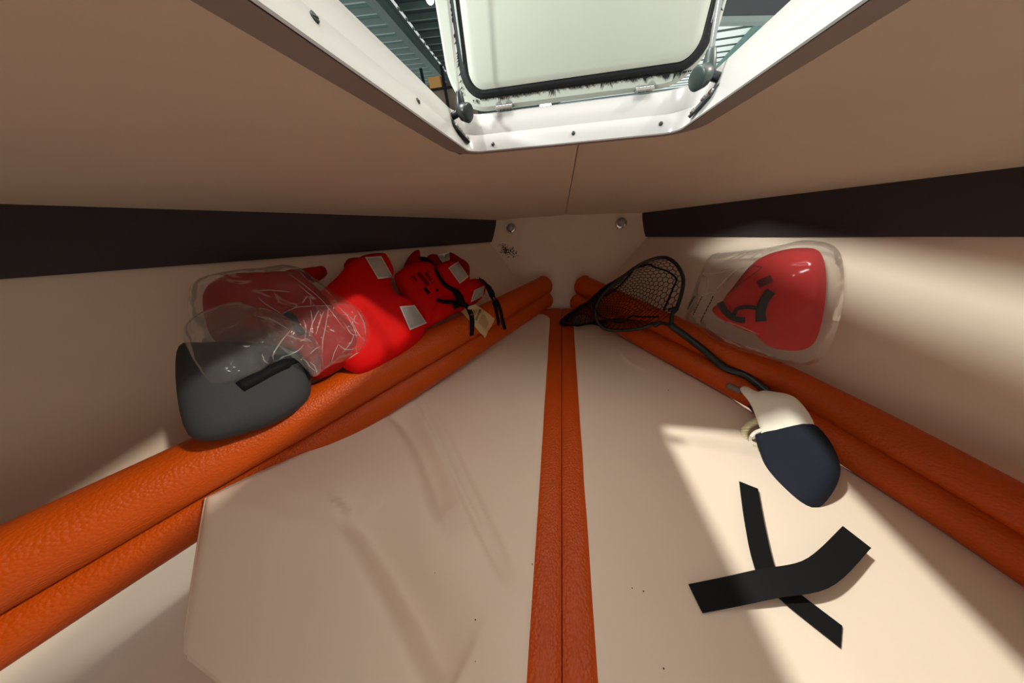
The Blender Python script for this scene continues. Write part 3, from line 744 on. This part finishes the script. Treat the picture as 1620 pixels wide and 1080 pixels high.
# ------------------------------------------------------------------ right side: bagged jacket
j4 = jacket(WR(0.03)(1190, 480), 'red life jacket with black straps in the printed clear bag on the right')
b4 = puff([(1145, 480), (1165, 450), (1190, 420), (1215, 402), (1262, 392), (1300, 402), (1306, 470), (1286, 545), (1230, 552), (1195, 525), (1160, 505)], WR(0.105), WNR, 0.045, seg=72, K=16, wr=0.016, wf=9, seed=61, pw=4)
obj('body_panel', b4, m_red, j4, subsurf=1)
b4b = puff([(1130, 492), (1142, 478), (1175, 476), (1215, 478), (1230, 500), (1225, 530), (1200, 528), (1165, 515)], WR(0.12), WNR, 0.035, wr=0.008, wf=14, seed=62); obj('folded_panel', b4b, m_red, j4)
J4 = [b4.bvh(), b4b.bvh()]
mb = MB(); strap_px(mb, J4, [(1140, 480), (1150, 494), (1165, 504), (1180, 506)], 0.016, 0.004); obj('strap', mb, m_webbing, j4)
mb = MB(); strap_px(mb, J4, [(1162, 500), (1168, 488), (1185, 485), (1205, 488)], 0.010, 0.004); obj('strap', mb, m_webbing, j4)
mb = MB(); strap_px(mb, J4, [(1222, 460), (1212, 472), (1206, 488), (1204, 508)], 0.020, 0.005); obj('strap', mb, m_webbing, j4)
mb = MB()
for p, q in (((1157, 462), (1188, 420)), ((1188, 420), (1207, 423)), ((1207, 423), (1160, 458))): bar(mb, J4, p, q, 0.9, 0.002)
obj('seam_line', mb, m_ink, j4, smooth=False)
mb = MB(); bar(mb, J4, (1200, 450), (1222, 440), 12, 0.002); obj('printed_block', mb, m_faintink, j4, smooth=False)
bagR = empty('plastic_bag', WR(0.05)(1170, 480), 'clear plastic bag printed with black warning lines, on the right hull side', 'plastic bag', 'clear plastic bags')
bg = puff([(1090, 500), (1110, 440), (1128, 404), (1150, 399), (1215, 392), (1280, 380), (1330, 402), (1330, 500), (1290, 575), (1200, 560), (1150, 545), (1110, 520)], WR(0.115), WNR, 0.062, seg=80, K=20, wr=0.006, wf=12, seed=71, pw=4, ridged=True)
obj('film', bg, m_film, bagR)
BB = [bg.bvh()]
mb = MB()
text_px(mb, BB, 'WARNING', (1089, 490), (10, -18), 3.6, lift=0.0012)
rr = random.Random(3)
for (x0, y0, x1, y1) in ((1097, 498, 1111, 469), (1109, 508, 1129, 468)):
    t = 0.0
    while t < 1: 
        l = rr.uniform(0.05, 0.13); p = V((x0+(x1-x0)*t, y0+(y1-y0)*t, 0)); q = V((x0+(x1-x0)*min(1, t+l), y0+(y1-y0)*min(1, t+l), 0)); bar(mb, BB, p[:2], q[:2], 1.4, 0.0012); t += l+0.035
obj('warning_print', mb, m_ink, bagR, smooth=False, kind='stuff')
folds('fold_creases', BB[0], bagR, [[(1128, 404), (1160, 399), (1200, 394), (1240, 388)], [(1119, 458), (1121, 448), (1120, 440)], [(1118, 410), (1122, 405), (1126, 403)], [(1132, 458), (1150, 440), (1165, 427), (1180, 424)], [(1133, 505), (1160, 512), (1185, 522), (1196, 528)], [(1090, 486), (1110, 468), (1140, 461)], [(1110, 430), (1135, 432), (1160, 424)]], 0.0010)

# ------------------------------------------------------------------ landing net
net = empty('landing_net', onz(960, 520, 0), 'black landing net with an oval hoop lying across the right bolsters', 'net')
hp = [(1070, 489, .83), (1078, 465, .835), (1081, 441, .845), (1073, 422, .865), (1060, 410, .89), (1045, 407, .915), (1023, 413, .935), (1002, 425, .95), (978, 444, .965), (956, 464, .98), (944, 483, .985), (943, 504, .98), (955, 519, .965), (978, 523, .94), (1008, 520, .905), (1030, 514, .88), (1044, 510, .86)]
H3 = [PD(*p) for p in hp]
hoop = smoothloop(H3, 64, closed=False)
yk = PD(1062, 515, .825)
mb = MB(); mb.tube(hoop, 0.0062, 10); obj('hoop', mb, m_blackplastic, net)
mb = MB(); mb.tube([H3[0], PD(1063, 497, .828), yk], [0.0075, 0.006, 0.008], 10); mb.tube([H3[-1], PD(1054, 512, .835), yk], [0.0065, 0.006, 0.008], 10)
mb.tube([H3[0], PD(1060, 490, .83)], 0.008, 8); mb.tube([H3[-1], PD(1036, 515, .865)], 0.0075, 8)
obj('yoke', mb, m_blackplastic, net)
hp2 = []
hp2.append(yk)
for px, py in ((1085, 531), (1115, 552), (1150, 578), (1180, 599), (1225, 633)):
    c = castpx([B_ru, B_rl], px, py, 0.011)
    hp2.append(c[0] if c else PD(px, py, .7))
mb = MB(); mb.tube(smoothloop(hp2, 20, closed=False), 0.0105, 14); obj('handle', mb, m_blackplastic, net)
# netting: a hexagon-mesh bag hanging from the hoop, its tail lying to the left
NU, NV = 76, 36
def tail(u):
    a = 2*pi*u; c = onz(886, 505, 0.016); return c+V((0.022*cos(a), 0.016*sin(a), 0.014*cos(a+1)))
NETB = [B_ru, B_rl]
HC = V((0, 0, 0))
for _p in hoop: HC += _p/len(hoop)
TC = onz(890, 508, 0.02)
def nets(u, v):
    n = len(hoop)-1; t = (u % 1.0)*n; i = int(t) % n; h = hoop[i].lerp(hoop[i+1], t-int(t))
    if u % 1.0 > 1-1.5/64: pass
    c = HC.lerp(TC, v); k = 0.20+0.80*(1-v)**1.25
    if v > 0.93: k *= max(0.02, (1-v)/0.07)**0.5
    p = c+(h-HC)*k+V((0.0, 0.06, -0.02))*sin(pi*min(1, v*1.3))*(1-v)
    p += V((noise.noise(p*14), noise.noise(p*14+V((5, 0, 0))), noise.noise(p*14+V((0, 5, 0)))))*0.016*sin(pi*v)
    zmin = 0.006+0.012*random.random() if v > 0.1 else 0.0
    if p.z < zmin: p.z = zmin
    d = (p-CP).normalized()
    for b in NETB:
        hh = b.ray_cast(CP, d)
        if hh[0] is not None and hh[3] < (p-CP).length+0.004: p = hh[0]-d*(0.006+0.012*random.random())
    return p
grid = {}
random.seed(5)
for j in range(NV+1):
    for i in range(NU):
        zig = 0.18 if (i+j) % 2 else -0.18
        grid[i, j] = nets((i+0.5*0)/NU, min(1, max(0, (j+zig)/NV)))
mb = MB()
def cord(a, b, r):
    t = (b-a)
    if t.length < 1e-6: return
    t.normalize(); x = t.cross(V((0.3, 0.2, 1))).normalized(); y = t.cross(x); vs = []
    for p in (a, b):
        for k in range(3): vs.append(p+(x*cos(2*pi*k/3)+y*sin(2*pi*k/3))*r)
    mb.add(vs, [(0, 1, 4, 3), (1, 2, 5, 4), (2, 0, 3, 5)])
for j in range(NV):
    for i in range(NU):
        cord(grid[i, j], grid[(i+1) % NU, j], 0.0013)
        if (i+j) % 2: cord(grid[i, j], grid[i, j+1], 0.0013)
obj('netting', mb, m_netcord, net, smooth=False, kind='stuff')
mb = MB()
for pts, r in (([(1000, 424, .955), (1016, 421, .95), (1026, 418, .94), (1040, 424, .925), (1056, 429, .90), (1070, 441, .865), (1065, 455, .855), (1058, 472, .845), (1050, 490, .84)], 0.003), ([(940, 485, .985), (950, 500, .97), (975, 510, .95), (990, 508, .93), (998, 500, .92), (1015, 501, .90), (1042, 501, .86)], 0.003), ([(958, 468, .98), (980, 452, .97), (1000, 430, .955)], 0.0035)):
    mb.tube(smoothloop([PD(*p) for p in pts], 20, closed=False), r, 6)
obj('rim_cord', mb, m_netcord, net)

# ------------------------------------------------------------------ tote, straps, toggle on the right
tb = onz(1195, 735, 0.02); tote = empty('tote_bag', (0.60, 0.42, 0.0), 'white canvas bag with a navy band and rope handle at the right edge', 'bag')
tn = (CP-V((0.60, 0.42, 0.08))).normalized(); tn = (tn+V((-0.5, 0, 0.2))).normalized()
T0 = V((0.555, 0.425, 0.088))
TP = lambda off: (lambda px, py: onpl(px, py, T0, tn, off))
up_ = puff([(1172, 616), (1180, 611), (1198, 619), (1215, 618), (1260, 630), (1290, 680), (1260, 720), (1212, 706), (1207, 688), (1198, 662), (1188, 638)], TP(0.0), tn, 0.022, wr=0.003, wf=16, seed=81, pw=5)
obj('canvas_body', up_, m_canvas, tote)
lo_ = puff([(1196, 690), (1204, 684), (1225, 678), (1290, 672), (1330, 740), (1300, 800), (1250, 810), (1222, 760), (1206, 722)], TP(0.004), tn, 0.026, wr=0.003, wf=14, seed=82, pw=6)
obj('navy_band', lo_, m_navy, tote)
rp = [TP(0.0)(1202, 664), TP(0.002)(1190, 669), TP(0.002)(1180, 678), TP(0.0)(1177, 688), TP(0.0)(1181, 699), TP(0.0)(1189, 706), TP(0.0)(1202, 713)]
rp = smoothloop(rp, 40, closed=False)
mb = MB()
for k in range(3):
    pts = []
    for i, p in enumerate(rp):
        t = (rp[min(i+1, 40)]-rp[max(i-1, 0)]).normalized(); a = t.cross(V((0, 0, 1))).normalized(); b = t.cross(a); an = i*0.75+k*2*pi/3
        pts.append(p+(a*cos(an)+b*sin(an))*0.0042)
    mb.tube(pts, 0.0045, 8)
obj('rope_handle', mb, m_rope, tote)
mb = MB(); mb.tube(smoothloop([TP(0.01)(1190, 690), TP(0.014)(1196, 684), TP(0.016)(1206, 680)], 8, closed=False), 0.005, 8); obj('rope_end', mb, m_canvas, tote)
def strap3(name, pts, w, label):
    P = smoothloop(pts, 26, closed=False); mb = MB(); mb.ribbon(P, V((0, 0, 1)), w, 0.0018)
    obj(name, mb, m_webbing, None, smooth=False, label=label, cat='strap', group='black webbing straps')
a0 = onz(1100, 946, 0.004); a1 = onz(1160, 934, 0.016); a2 = onz(1215, 922, 0.030)
strap3('webbing_strap', [a0, a1, a2, a2+(a2-a1)*1.5+V((0, 0, -0.01)), a2+(a2-a1)*3.0+V((0.02, 0.04, -0.03))], 0.036, 'black webbing strap with a cut end lying across the right cushion')
b0 = onz(1184, 767, 0.010); b1_ = onz(1194, 830, 0.012); b2_ = onz(1209, 895, 0.012); b3_ = onz(1228, 925, 0.008)
strap3('webbing_strap', [b0, b1_, b2_, b3_, b3_+V((0.06, -0.05, -0.002))], 0.033, 'black webbing strap below the navy band, running toward the viewer')
c = castpx([B_rl], 1163, 614, 0.006, 0.7)[0]
tg = empty('cord_toggle', c, 'small grey cord toggle tucked beside the lower right bolster', 'toggle')
mb = MB(); mb.tube([c+V((-0.010, 0.010, 0)), c+V((0.008, -0.008, 0))], [0.0095, 0.0085], 14); obj('bead', mb, m_grey, tg)
mb = MB(); mb.tube(smoothloop([c, onz(1175, 622, 0.025), onz(1184, 640, 0.02), onz(1196, 655, 0.02)], 12, closed=False), 0.0035, 8); obj('cord', mb, m_brown, tg)

# ------------------------------------------------------------------ warehouse seen through the hatch
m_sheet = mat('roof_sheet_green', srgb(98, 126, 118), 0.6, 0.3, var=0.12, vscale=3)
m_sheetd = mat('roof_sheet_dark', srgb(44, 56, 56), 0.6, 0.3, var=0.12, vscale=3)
m_sheetw = mat('rooflight_sheet', srgb(200, 205, 195), 0.6, 0.3, emit=((0.86, 0.95, 0.93), 0.6))
m_steelg = mat('galvanised_steel', srgb(150, 165, 160), 0.5, 0.4, var=0.1, vscale=4)
m_beam = mat('painted_beam', srgb(84, 100, 96), 0.55, 0.4)
m_lamp = mat('lamp_glow', (1, 1, 0.95), 0.5, emit=((1, 0.98, 0.9), 12))
ZR = 3.15
D = V((-0.175, 0.985, 0)).normalized(); X = V((D.y, -D.x, 0))
def roofpt(px, py, z): return onz(px, py, z)
roof = empty('warehouse_roof', (0, 12, ZR), kind='structure')
bp = roofpt(632, 59, ZR-0.36); off0 = bp.dot(X); 
def RW(a, b, z): return X*a+D*b+V((0, 0, z))
P0 = 0.52; b_start = 2.5
for i in range(52):
    b0 = b_start+i*P0*1.0
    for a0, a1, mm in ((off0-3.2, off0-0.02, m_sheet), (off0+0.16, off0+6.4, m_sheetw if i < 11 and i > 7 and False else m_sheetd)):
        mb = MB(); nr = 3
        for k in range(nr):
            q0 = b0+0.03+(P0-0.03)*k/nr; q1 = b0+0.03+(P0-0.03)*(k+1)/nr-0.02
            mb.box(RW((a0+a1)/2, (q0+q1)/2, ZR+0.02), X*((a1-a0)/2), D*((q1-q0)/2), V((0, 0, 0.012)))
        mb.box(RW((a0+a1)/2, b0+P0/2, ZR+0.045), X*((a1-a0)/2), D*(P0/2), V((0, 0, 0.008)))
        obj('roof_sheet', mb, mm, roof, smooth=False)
    mb = MB(); mb.box(RW(off0-1.6, b0, ZR-0.03), X*1.6, D*0.03, V((0, 0, 0.05))); obj('purlin', mb, m_steelg, roof, smooth=False)
    mb = MB(); mb.box(RW(off0+3.3, b0, ZR-0.03), X*3.1, D*0.03, V((0, 0, 0.05))); obj('purlin', mb, m_beam, roof, smooth=False)
    mb = MB(); mb.box(RW(off0+0.17, b0, ZR-0.05), X*0.015, D*0.022, V((0, 0, 0.02))); obj('purlin_cleat', mb, m_steelg, roof, smooth=False)
mb = MB()
for z, w, t in ((ZR-0.36, 0.09, 0.012), (ZR-0.10, 0.09, 0.012)): mb.box(RW(off0+0.09, 14, z), X*w, D*13, V((0, 0, t)))
mb.box(RW(off0+0.09, 14, ZR-0.23), X*0.012, D*13, V((0, 0, 0.13)))
obj('roof_beam', mb, m_beam, roof, smooth=False)
# right-hand roof: bright rooflight strips between dark purlins, a valley beam and a duct
rb = onz(1170, 62, ZR)
for i in range(14):
    y0 = rb.y-3.5+i*1.05
    mb = MB(); mb.abox(rb.x-4.0, rb.x+3.5, y0, y0+0.85, ZR, ZR+0.02); obj('rooflight_sheet', mb, m_sheetw, roof, smooth=False)
    mb = MB(); mb.abox(rb.x-4.0, rb.x+3.5, y0+0.85, y0+1.05, ZR-0.015, ZR+0.02); obj('purlin', mb, m_beam, roof, smooth=False)
# valley beam follows the edge seen right of the rooflights
va = onz(1208, 36, ZR-0.15); vb = onz(1146, 98, ZR-0.15); vd = (vb-va).normalized(); vx = vd.cross(V((0, 0, 1))).normalized()
mb = MB(); mb.box((va+vb)/2, vd*((vb-va).length*0.5+1.2), vx*0.13, V((0, 0, 0.10))); obj('roof_beam', mb, mat('teal_beam', srgb(110, 150, 142), 0.5), roof, smooth=False)
du0 = PD(1147, 22, 2.2); 
duct = empty('air_duct', PD(1190, 10, 2.3), 'dark grey rectangular duct under the warehouse roof, right of the hatch lid', 'duct')
dm = MB(); c = PD(1215, 4, 2.35); dx_ = (PD(1215, 20, 2.35)-PD(1100, 22, 2.35)).normalized()
dn = V((0, 0, 1)); dn = (dn-dx_*dn.dot(dx_)).normalized(); dy_ = dx_.cross(dn)
h_ = (PD(1180, 0, 2.35)-PD(1180, 27, 2.35)).length
dm.box(c+dn*h_*0.4, dx_*1.2, dy_*0.05, dn*h_*1.0); obj('duct_body', dm, mat('duct_grey', srgb(72, 76, 78), 0.6), duct, smooth=False)
dm = MB(); dm.box(c-dn*(h_*0.60+0.012), dx_*1.2, dy_*0.055, dn*0.018); obj('duct_flange', dm, m_steelg, duct, smooth=False)
# high bay lamps
for px, py, z, lab in ((680, -2, ZR-0.12, 'round bright high bay lamp under the roof, left of the hatch lid'), (863, 168, ZR-0.35, 'distant bright lamp glowing in the gap under the hatch lid')):
    c = onz(px, py, z); root = empty('high_bay_lamp', c, lab, 'lamp', 'high bay lamps'); r = 0.085 if py < 50 else 0.42
    mb = MB(); mb.tube([c+V((0, 0, 0.10)), c+V((0, 0, 0.06)), c+V((0, 0, 0.0))], [r*0.4, r*0.6, r], 20, round_ends=False); obj('shade', mb, m_steelg, root)
    mb = MB(); mb.tube([c+V((0, 0, -0.001)), c+V((0, 0, -0.02))], [r*0.94, r*0.8], 20); obj('diffuser', mb, m_lamp, root)
    mb = MB(); mb.tube([c+V((0, 0, 0.08)), V((c.x, c.y, ZR+0.01))], 0.02, 8, round_ends=False); obj('hanging_rod', mb, m_steelg, root)
# far warehouse wall with its windows and a timber box on a rack
wy = 29.0
mb = MB(); mb.abox(-22, 26, wy, wy+0.2, -3, ZR+0.3); ww = obj('wall_far', mb, mat('warehouse_wall', srgb(120, 140, 138), 0.7, var=0.1, vscale=1), kind='structure', smooth=False)
for k in range(8):
    x0 = -7+k*2.6; mb = MB(); mb.abox(x0, x0+2.4, wy-0.05, wy, 2.35, 2.95); obj('cladding_panel', mb, mat('bluish_panel', srgb(60, 84, 98), 0.6) if k % 2 else m_steelg, ww, smooth=False)
c = ony(690, 131, 9.0)
rack = empty('storage_rack', V((c.x, c.y, 0.0)), 'dark steel rack carrying an orange box, seen left under the hatch lid', 'rack')
mb = MB(); mb.box(c, V((0.16, 0, 0)), V((0, 0.1, 0)), V((0, 0, 0.10))); obj('orange_box', mb, mat('orange_board', srgb(220, 160, 90), 0.7), rack, smooth=False)
mb = MB()
for dxx in (-0.35, 0.22, 0.80): mb.abox(c.x+dxx-0.03, c.x+dxx+0.03, c.y-0.03, c.y+0.03, -1.5, c.z+0.3)
for dz in (-0.12, -0.6, -1.0): mb.abox(c.x-0.4, c.x+0.9, c.y-0.05, c.y+0.05, c.z+dz-0.02, c.z+dz+0.02)
obj('rack_frame', mb, m_black, rack, smooth=False)
mb = MB(); mb.abox(c.x-0.5, c.x+1.0, c.y+0.12, c.y+0.16, c.z-1.4, c.z+0.0); obj('rack_back', mb, mat('brown_board', srgb(150, 132, 116), 0.7), rack, smooth=False)
